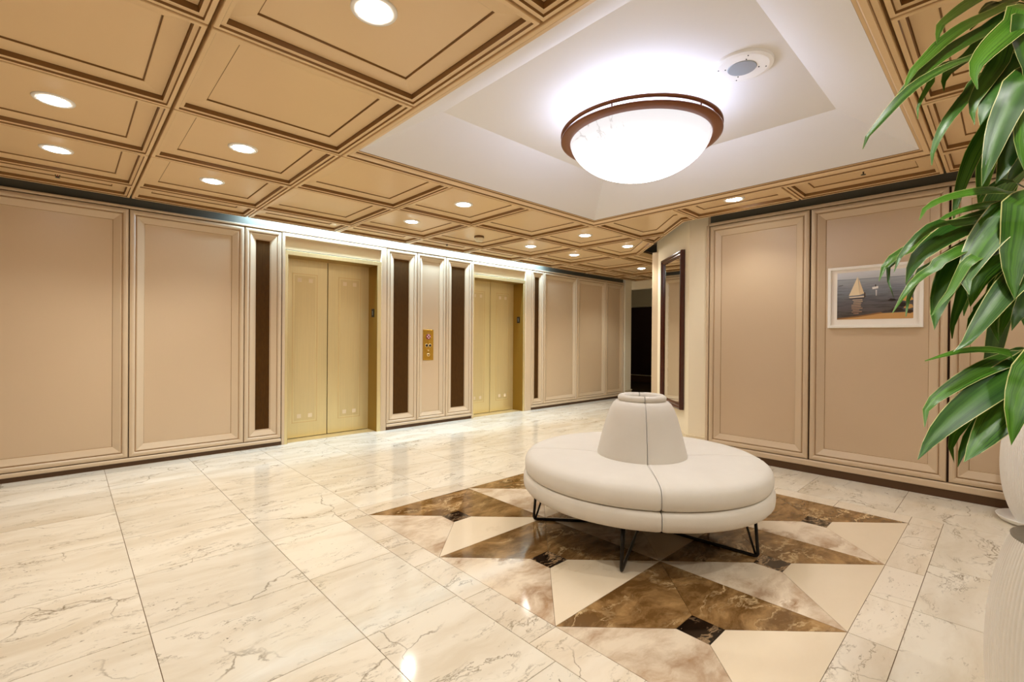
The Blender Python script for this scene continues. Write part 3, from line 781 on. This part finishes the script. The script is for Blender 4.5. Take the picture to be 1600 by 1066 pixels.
# ------------------------------------------------------------------ round banquette
def banquette():
    cx, cy = 2.945, 1.775
    root = empty('round_banquette', 'round cream upholstered banquette seat with a central cone backrest and black legs', 'seat', (cx, cy, 0))
    A0 = math.radians(-141.3)
    def wedge(prof, name, pinch, n=26):
        for q in range(4):
            a0 = A0+q*PI/2; V = []; F = []; p = len(prof)
            zc = sum(z for r, z in prof)/p; rc = sum(r for r, z in prof)/p
            for k in range(n+1):
                t = k/n; e = min(t, 1-t)*n
                a = a0+PI/2*t
                rad = max(.08, max(r for r, z in prof))
                # arc-length based softness near the seam
                if e < .5: a = a0+(PI/2 if t > .5 else 0)+(-1 if t > .5 else 1)*.0015/rad
                elif e < 1.5: a = a0+(PI/2 if t > .5 else 0)+(-1 if t > .5 else 1)*.010/rad
                elif e < 2.5: a = a0+(PI/2 if t > .5 else 0)+(-1 if t > .5 else 1)*.030/rad
                kk = pinch if e < .5 else (pinch*.30 if e < 1.5 else (pinch*.06 if e < 2.5 else 0))
                for j, (r, z) in enumerate(prof):
                    dr, dz = prof[min(j+1, p-1)][0]-prof[max(j-1, 0)][0], prof[min(j+1, p-1)][1]-prof[max(j-1, 0)][1]
                    L = math.hypot(dr, dz) or 1
                    nx, nz = dz/L, -dr/L
                    V.append(((r-nx*kk*PROFSIDE)*math.cos(a), (r-nx*kk*PROFSIDE)*math.sin(a), z-nz*kk*PROFSIDE))
            for k in range(n):
                for j in range(p-1): F.append((k*p+j, (k+1)*p+j, (k+1)*p+j+1, k*p+j+1))
            F.append(list(range(p-1, -1, -1))); F.append([n*p+j for j in range(p)])
            mesh(name, V, F, 'fabric', root, True)
    PROFSIDE = 1
    # profiles run from the bottom outwards and up to the inside
    band = [(.30, .263), (.70, .262), (.785, .264), (.812, .272), (.826, .290), (.830, .320), (.829, .350), (.822, .368), (.806, .376), (.5, .377)]
    wedge(band, 'seat_base', .006)
    cush = [(.45, .378), (.79, .378), (.808, .384), (.819, .405), (.822, .435), (.815, .468), (.798, .492), (.77, .506), (.72, .513), (.60, .517), (.45, .514), (.33, .506), (.27, .500)]
    wedge(cush, 'seat_cushion', .009)
    cone = [(.27, .49), (.304, .494), (.306, .505), (.300, .535), (.283, .61), (.262, .69), (.238, .77), (.217, .825), (.198, .858), (.180, .874), (.160, .880), (.145, .879), (.13, .86)]
    wedge(cone, 'backrest', .008, 20)
    coll = [(.135, .868), (.152, .874), (.164, .884), (.167, .898), (.162, .911), (.150, .919), (.135, .920), (.122, .913), (.114, .898), (.112, .86), (.112, .80), (.0005, .80)]
    wedge(coll, 'backrest_collar', .004, 16)
    G().lathe([(.0005, .258), (.775, .258), (.790, .263), (.0005, .264)], 64).obj('dust_cover', 'black', root)
    for k in range(5):
        a = math.radians(-156.7+72*k); ca, sa = math.cos(a), math.sin(a)
        P = [(.735, .27), (.752, .05), (.754, .026), (.748, .013), (.733, .0095), (.45, .0095), (.16, .0095), (.145, .012), (.138, .024), (.138, .262)]
        lg = G().tube([(r*ca, r*sa, z) for r, z in P], .0095, 10).obj('leg', 'blackmetal', root, True)
        P2 = [(.742, .012), (.66, .27)]
        G().tube([(r*ca, r*sa, z) for r, z in P2], .007, 8).obj('leg_brace', 'blackmetal', lg, True)
banquette()

# ------------------------------------------------------------------ vases
def vase_mesh():
    R, zm, a, p, h = .197, .419, .502, 2.07, .76
    rr = lambda z: R*max(.01, 1-abs((z-zm)/a)**p)**.5
    prof = [(.001, 0)]+[(rr(.004), .0)]+[(rr(z), z) for z in [.004+(h-.004)*k/30 for k in range(31)]]
    N = 104
    def rib(r, z, an): return r-(.0055*(.5+.5*math.cos(an*N))**3 if r > .05 else 0)
    return prof, rib, N, rr(h), h
VP, VR, VN, VRT, VH = vase_mesh()
vb = G().lathe(VP, VN*6, rib=VR)
me_vase = None
def vase(loc, label):
    global me_vase
    root = empty('vase', label, 'vase', loc, 'tall ribbed white vases')
    if me_vase is None:
        o = vb.obj('body', 'vase', root, True); me_vase = o.data
    else:
        o = bpy.data.objects.new('body', me_vase); COL.objects.link(o); o.parent = root
    r = VRT
    G().lathe([(r, VH-.002), (r+.001, VH+.004), (r-.003, VH+.007), (r-.028, VH+.008), (r-.034, VH+.004), (r-.036, VH-.01), (r-.03, VH-.10)], 72).obj('rim', 'greyrim', root, True)
    G().lathe([(.0005, VH-.012), (r-.034, VH-.012)], 40).obj('soil', 'soil', root)
    return root
NEAR = (1.959, -.153, 0); FAR = (5.055, -.155, .012)
vase(NEAR, 'nearest tall ribbed white vase with a grey rim, cut by the right edge')
vase(FAR, 'ribbed white vase standing in a saucer against the right wall, behind the other vase')
sa = G().lathe([(.0005, 0), (.15, 0), (.19, .006), (.213, .034), (.217, .042), (.211, .043), (.196, .018), (.15, .012), (.0005, .0115)], 64).obj('saucer', 'white', None, True)
sa.location = (FAR[0], FAR[1], 0); tag(sa, 'white saucer on the floor under the farther vase', 'saucer')
#PLANT#
LEAVES = [
 ([(1.956, -0.146, 2.086), (1.838, 0.032, 2.272), (1.774, 0.069, 2.224), (1.728, 0.09, 2.191), (1.679, 0.113, 2.152), (1.637, 0.129, 2.117), (1.609, 0.133, 2.061)], 0.042, 0),
 ([(1.956, -0.146, 2.086), (1.849, -0.021, 2.203), (1.77, 0.03, 2.17), (1.688, 0.083, 2.121), (1.621, 0.124, 2.065), (1.57, 0.148, 2.017), (1.519, 0.172, 1.967), (1.485, 0.181, 1.913)], 0.0381, 0),
 ([(1.956, -0.146, 2.086), (1.827, -0.021, 2.167), (1.749, 0.037, 2.121), (1.676, 0.09, 2.071), (1.607, 0.139, 2.016), (1.552, 0.174, 1.957), (1.498, 0.21, 1.893)], 0.0514, 0),
 ([(1.956, -0.146, 2.086), (1.753, -0.031, 2.08), (1.677, 0.013, 2.04), (1.603, 0.056, 1.996), (1.53, 0.097, 1.962), (1.451, 0.144, 1.912), (1.389, 0.175, 1.86), (1.332, 0.201, 1.801), (1.282, 0.22, 1.751), (1.252, 0.221, 1.718)], 0.0313, 0),
 ([(1.956, -0.146, 2.086), (1.644, -0.029, 2.088), (1.602, -0.008, 2.043), (1.554, 0.019, 1.999), (1.507, 0.045, 1.953), (1.472, 0.06, 1.908), (1.461, 0.052, 1.861)], 0.0615, 0.5),
 ([(1.956, -0.146, 2.086), (1.675, -0.007, 2.061), (1.62, 0.023, 1.973), (1.571, 0.047, 1.907), (1.53, 0.063, 1.852), (1.512, 0.058, 1.8)], 0.0437, 0),
 ([(1.956, -0.146, 2.086), (1.723, 0.036, 1.998), (1.667, 0.073, 1.936), (1.627, 0.094, 1.891), (1.587, 0.115, 1.842), (1.552, 0.132, 1.778), (1.534, 0.133, 1.733)], 0.0308, 0),
 ([(1.956, -0.146, 2.086), (1.676, -0.03, 1.984), (1.629, -0.002, 1.945), (1.585, 0.022, 1.897), (1.55, 0.039, 1.851), (1.522, 0.049, 1.8)], 0.077, 0.3),
 ([(1.956, -0.146, 2.086), (1.587, -0.029, 1.913), (1.541, -0.002, 1.847), (1.503, 0.017, 1.783), (1.472, 0.029, 1.721), (1.44, 0.043, 1.64)], 0.0626, 0.2),
 ([(1.956, -0.146, 2.086), (1.739, 0.009, 1.916), (1.712, 0.035, 1.856), (1.68, 0.064, 1.789), (1.656, 0.086, 1.706), (1.646, 0.096, 1.651), (1.641, 0.1, 1.607)], 0.0403, 0),
 ([(1.956, -0.146, 2.086), (1.639, -0.034, 1.861), (1.606, -0.017, 1.805), (1.573, 0, 1.751), (1.544, 0.013, 1.692), (1.519, 0.023, 1.659)], 0.0659, 0),
 ([(1.956, -0.146, 2.086), (1.91, -0.022, 2.191), (1.871, 0.007, 2.175), (1.82, 0.047, 2.141), (1.787, 0.071, 2.09), (1.741, 0.106, 2.046), (1.712, 0.125, 2.013), (1.704, 0.125, 1.972)], 0.0416, 0),
 ([(1.956, -0.146, 2.086), (1.965, -0.034, 2.29), (1.91, 0.007, 2.253), (1.86, 0.044, 2.23), (1.81, 0.081, 2.164)], 0.0428, 0),
 ([(1.956, -0.146, 2.086), (1.738, -0.031, 2.047), (1.7, -0.009, 2.024), (1.655, 0.02, 1.98), (1.618, 0.041, 1.927)], 0.0503, 0),
 ([(1.956, -0.146, 2.086), (1.848, -0.042, 1.885), (1.817, -0.031, 1.823), (1.782, -0.016, 1.762), (1.74, 0.007, 1.707)], 0.0598, 0),
 ([(1.956, -0.146, 2.086), (1.925, -0.042, 2.159), (1.876, -0.01, 2.134), (1.84, 0.01, 2.087), (1.805, 0.029, 2.017)], 0.0416, 0),
 ([(1.956, -0.146, 2.086), (1.702, 0.117, 2.046), (1.658, 0.147, 1.989), (1.631, 0.161, 1.945), (1.612, 0.168, 1.918), (1.601, 0.167, 1.88)], 0.0202, 0),
 ([(1.956, -0.146, 2.086), (1.623, -0.032, 2.066), (1.59, -0.015, 1.989), (1.586, -0.026, 1.919), (1.565, -0.019, 1.869)], 0.0527, 0),
 ([(1.956, -0.146, 2.086), (1.999, -0.048, 2.239), (1.972, -0.026, 2.249), (1.94, -0.001, 2.252), (1.9, 0.033, 2.262), (1.878, 0.049, 2.253), (1.855, 0.066, 2.226)], 0.0317, 0),
 ([(1.956, -0.146, 2.086), (1.843, -0.045, 2.081), (1.806, -0.021, 2.053), (1.775, -0.002, 2.009), (1.755, 0.005, 1.948), (1.739, 0.008, 1.9)], 0.0556, 0),
 ([(1.956, -0.146, 2.086), (1.589, -0.039, 1.866), (1.563, -0.026, 1.827), (1.541, -0.016, 1.775), (1.527, -0.015, 1.724), (1.521, -0.02, 1.678)], 0.0547, 0),
 ([(1.956, -0.146, 2.086), (1.91, -0.05, 2.16), (1.867, -0.018, 2.092), (1.829, 0.01, 2.047), (1.8, 0.029, 1.974), (1.774, 0.045, 1.959)], 0.0453, 0),
 ([(1.962, -0.154, 1.699), (1.666, -0.029, 1.655), (1.615, -0.004, 1.647), (1.564, 0.02, 1.652), (1.5, 0.057, 1.643), (1.434, 0.096, 1.625), (1.376, 0.127, 1.598), (1.342, 0.136, 1.565)], 0.034, 0),
 ([(1.962, -0.154, 1.699), (1.766, -0.035, 1.643), (1.709, 0.003, 1.648), (1.653, 0.039, 1.641), (1.578, 0.093, 1.618), (1.518, 0.134, 1.583)], 0.0279, 0),
 ([(1.962, -0.154, 1.699), (1.713, -0.034, 1.675), (1.678, -0.012, 1.688), (1.651, 0.003, 1.691), (1.617, 0.024, 1.682), (1.576, 0.052, 1.643)], 0.0309, 0),
 ([(1.962, -0.154, 1.699), (1.564, -0.031, 1.614), (1.537, -0.016, 1.547), (1.514, -0.006, 1.482), (1.501, -0.005, 1.428), (1.493, -0.008, 1.393)], 0.0877, 0.2),
 ([(1.962, -0.154, 1.699), (1.605, -0.017, 1.614), (1.554, 0.017, 1.572), (1.512, 0.043, 1.525), (1.478, 0.061, 1.474), (1.455, 0.069, 1.435), (1.449, 0.061, 1.407)], 0.0825, 0.3),
 ([(1.962, -0.154, 1.699), (1.671, -0.002, 1.612), (1.61, 0.038, 1.597), (1.541, 0.085, 1.57), (1.482, 0.122, 1.532), (1.432, 0.151, 1.49), (1.398, 0.164, 1.435)], 0.0661, 0),
 ([(1.962, -0.154, 1.699), (1.539, 0.068, 1.584), (1.48, 0.106, 1.58), (1.434, 0.131, 1.56), (1.389, 0.155, 1.523), (1.352, 0.171, 1.488), (1.328, 0.176, 1.454)], 0.0299, 0),
 ([(1.962, -0.154, 1.699), (1.566, 0.094, 1.57), (1.494, 0.14, 1.542), (1.431, 0.177, 1.51), (1.386, 0.198, 1.484), (1.353, 0.206, 1.44)], 0.0391, 0),
 ([(1.962, -0.154, 1.699), (1.522, 0.152, 1.542), (1.466, 0.186, 1.504), (1.428, 0.202, 1.475), (1.413, 0.197, 1.442), (1.404, 0.186, 1.405)], 0.0205, 0),
 ([(1.962, -0.154, 1.699), (1.714, 0.015, 1.581), (1.644, 0.064, 1.55), (1.584, 0.104, 1.515), (1.526, 0.143, 1.477), (1.476, 0.173, 1.44)], 0.0367, 0),
 ([(1.962, -0.154, 1.699), (1.492, 0.081, 1.511), (1.43, 0.117, 1.47), (1.381, 0.141, 1.443), (1.341, 0.157, 1.411), (1.3, 0.174, 1.363)], 0.0307, 0),
 ([(1.962, -0.154, 1.699), (1.477, 0.117, 1.486), (1.418, 0.145, 1.444), (1.378, 0.155, 1.408), (1.347, 0.157, 1.357)], 0.026, 0),
 ([(1.962, -0.154, 1.699), (1.622, 0.03, 1.539), (1.552, 0.076, 1.502), (1.504, 0.102, 1.442), (1.469, 0.116, 1.379), (1.447, 0.118, 1.329)], 0.0752, 0.2),
 ([(1.962, -0.154, 1.699), (1.509, 0.043, 1.503), (1.461, 0.072, 1.468), (1.429, 0.085, 1.423), (1.394, 0.102, 1.39), (1.362, 0.116, 1.357)], 0.0278, 0),
 ([(1.962, -0.154, 1.699), (1.551, -0.017, 1.453), (1.514, 0.008, 1.414), (1.482, 0.03, 1.371), (1.449, 0.051, 1.328), (1.421, 0.068, 1.293), (1.397, 0.082, 1.28)], 0.0576, 0.2),
 ([(1.962, -0.154, 1.699), (1.617, -0.035, 1.263), (1.565, -0.004, 1.276), (1.506, 0.033, 1.285), (1.449, 0.07, 1.282), (1.4, 0.098, 1.272), (1.351, 0.125, 1.26)], 0.0281, 0),
 ([(1.962, -0.154, 1.699), (1.722, 0.04, 1.487), (1.67, 0.077, 1.443), (1.646, 0.089, 1.393), (1.624, 0.098, 1.349), (1.613, 0.098, 1.31)], 0.0361, 0),
 ([(1.962, -0.154, 1.699), (1.775, 0.014, 1.465), (1.752, 0.022, 1.402), (1.728, 0.03, 1.357), (1.728, 0.017, 1.299)], 0.0456, 0),
 ([(1.962, -0.154, 1.699), (1.761, -0.028, 1.418), (1.72, -0.004, 1.392), (1.693, 0.009, 1.356), (1.67, 0.016, 1.311)], 0.0427, 0),
 ([(1.962, -0.154, 1.699), (1.659, -0.042, 1.427), (1.628, -0.026, 1.392), (1.597, -0.011, 1.358), (1.575, -0.004, 1.329)], 0.0596, 0),
 ([(1.962, -0.154, 1.699), (1.743, -0.011, 1.551), (1.689, 0.026, 1.507), (1.645, 0.055, 1.457), (1.618, 0.066, 1.39)], 0.0782, 0),
 ([(1.962, -0.154, 1.699), (1.82, -0.028, 1.554), (1.769, 0.006, 1.52), (1.719, 0.04, 1.481), (1.678, 0.064, 1.461)], 0.0514, 0),
 ([(1.962, -0.154, 1.699), (1.735, 0.031, 1.42), (1.701, 0.056, 1.376), (1.681, 0.068, 1.351), (1.668, 0.074, 1.301)], 0.0364, 0),
 ([(1.962, -0.154, 1.699), (1.871, -0.046, 1.597), (1.813, -0.002, 1.588), (1.756, 0.041, 1.573), (1.699, 0.084, 1.539), (1.665, 0.104, 1.494)], 0.0523, 0),
 ([(1.962, -0.154, 1.699), (1.752, -0.044, 1.524), (1.705, -0.011, 1.48), (1.668, 0.013, 1.432), (1.64, 0.029, 1.378), (1.626, 0.03, 1.342)], 0.0587, 0),
 ([(1.962, -0.154, 1.699), (1.709, -0.051, 1.477), (1.673, -0.035, 1.429), (1.643, -0.023, 1.382), (1.624, -0.023, 1.341)], 0.0678, 0),
 ([(1.956, -0.149, 1.363), (1.687, -0.052, 1.274), (1.621, -0.012, 1.265), (1.563, 0.019, 1.252), (1.495, 0.059, 1.225), (1.428, 0.099, 1.188), (1.378, 0.123, 1.157), (1.351, 0.124, 1.117)], 0.0429, 0),
 ([(1.956, -0.149, 1.363), (1.628, -0.05, 1.264), (1.56, -0.008, 1.231), (1.489, 0.036, 1.189), (1.415, 0.082, 1.137), (1.359, 0.112, 1.093), (1.315, 0.131, 1.051)], 0.0683, 0.2),
 ([(1.956, -0.149, 1.363), (1.706, -0.037, 1.232), (1.645, 0.003, 1.204), (1.584, 0.042, 1.159), (1.528, 0.076, 1.109), (1.493, 0.091, 1.061), (1.48, 0.084, 1.024)], 0.0418, 0),
 ([(1.956, -0.149, 1.363), (1.657, -0.043, 1.235), (1.603, -0.009, 1.19), (1.541, 0.033, 1.13), (1.488, 0.066, 1.071), (1.459, 0.077, 1.02)], 0.046, 0),
 ([(1.956, -0.149, 1.363), (1.605, -0.049, 1.237), (1.556, -0.02, 1.189), (1.507, 0.01, 1.142), (1.46, 0.038, 1.091), (1.414, 0.064, 1.042)], 0.0949, 0.3),
 ([(1.956, -0.149, 1.363), (1.529, -0.047, 1.25), (1.488, -0.026, 1.21), (1.455, -0.012, 1.16), (1.43, -0.005, 1.087)], 0.0848, 0.2),
 ([(1.956, -0.149, 1.363), (1.787, -0.046, 1.272), (1.744, -0.013, 1.266), (1.702, 0.02, 1.238), (1.66, 0.053, 1.199)], 0.043, 0),
 ([(1.956, -0.149, 1.363), (1.791, -0.055, 1.254), (1.727, -0.005, 1.242), (1.68, 0.028, 1.206), (1.643, 0.052, 1.17), (1.619, 0.064, 1.136)], 0.0569, 0),
 ([(1.956, -0.149, 1.363), (1.848, -0.056, 1.278), (1.802, -0.026, 1.278), (1.756, 0.004, 1.265), (1.705, 0.037, 1.253)], 0.0367, 0),
]
CROWNS = [(1.956, -0.146, 2.086), (1.962, -0.154, 1.699), (1.956, -0.149, 1.363)]

def catmull(P, n):
    P = [Vector(p) for p in P]; Q = [P[0]*2-P[1]]+P+[P[-1]*2-P[-2]]
    L = [0]
    for i in range(1, len(P)): L.append(L[-1]+(P[i]-P[i-1]).length)
    out = []
    for k in range(n+1):
        s = L[-1]*k/n; i = 0
        while i < len(P)-2 and L[i+1] < s: i += 1
        t = (s-L[i])/max(1e-6, L[i+1]-L[i]); a, b, c, d = Q[i:i+4]
        out.append(.5*((2*b)+(c-a)*t+(2*a-5*b+4*c-d)*t*t+(3*b-3*c+d-a)*t**3))
    return out
def leaf(P, width, twist, parent, hint=None):
    n = 18; C = catmull(P, n); V = []; F = []; ac = []; al = []
    hint = Vector(hint) if hint else Vector((-.62, -.35, .70))
    ph = random.random()*6
    for k, p in enumerate(C):
        t = k/n; d = (C[min(k+1, n)]-C[max(k-1, 0)]).normalized()
        nn = (hint-d*hint.dot(d)); nn = nn.normalized() if nn.length > .05 else d.orthogonal().normalized()
        sd = d.cross(nn).normalized()
        an = twist*math.sin(t*3.0+ph)*.6+.12*math.sin(7*t+ph)
        sd, nn = sd*math.cos(an)+nn*math.sin(an), nn*math.cos(an)-sd*math.sin(an)
        wv = width*.5*(min(1, .30+1.9*t)*max(0, 1-max(0, (t-.52)/.48)**2.2)**.9) if t < 1 else 0
        wv = max(wv, .0006)
        rip = .05*width*math.sin(11*t+ph)
        for j, x in enumerate((-1, -.5, 0, .5, 1)):
            V.append(p+sd*(wv*x)+nn*(wv*.16*abs(x)**1.3+rip*x*abs(x)*.6)); ac.append(x); al.append(t)
    for k in range(n):
        for j in range(4): F.append((k*5+j, k*5+j+1, k*5+j+6, k*5+j+5))
    return mesh('leaf', V, F, 'leaf', parent, True, attrs={'across': ac, 'along': al})
def plant():
    root = empty('potted_dracaena', 'big glossy green corn plant with long arching leaves at the right edge', 'plant', (0, 0, 0))
    root.location = (NEAR[0], NEAR[1], 0)
    inv = Vector((-NEAR[0], -NEAR[1], 0))
    b0 = Vector((0, 0, .752))
    for k, c in enumerate(CROWNS):
        top = Vector(c)+inv; off = Vector((.05*math.cos(2.1*k), .05*math.sin(2.1*k), 0))
        pts = [b0+off+(top-b0-off)*(i/5)+Vector((.012*math.sin(i*1.7+k), .012*math.cos(i*1.3+k), 0))*(0 if i in (0, 5) else 1) for i in range(6)]
        G().tube(pts, [.024, .023, .022, .022, .021, .017], 12).obj('cane', 'cane', root, True)
    for P, wd, tw in LEAVES: leaf([Vector(p)+inv for p in P], wd, tw, root)
    # the leaves on the sides turned away from the room
    for k, c in enumerate(CROWNS):
        top = Vector(c)+inv
        for q in range(9):
            a = -1.75+q*.27+.15*random.random(); R = .42+.15*random.random(); dz = .16*random.random()
            if top.z > 1.9: dz = .05
            dr = Vector((math.cos(a), math.sin(a), 0))
            P = [top, top+dr*R*.3+Vector((0, 0, .10+dz)), top+dr*R*.65+Vector((0, 0, .06+dz)), top+dr*R*.9+Vector((0, 0, -.12)), top+dr*R+Vector((0, 0, -.30))]
            leaf(P, .06+.03*random.random(), .3, root, (0, 0, 1))
plant()
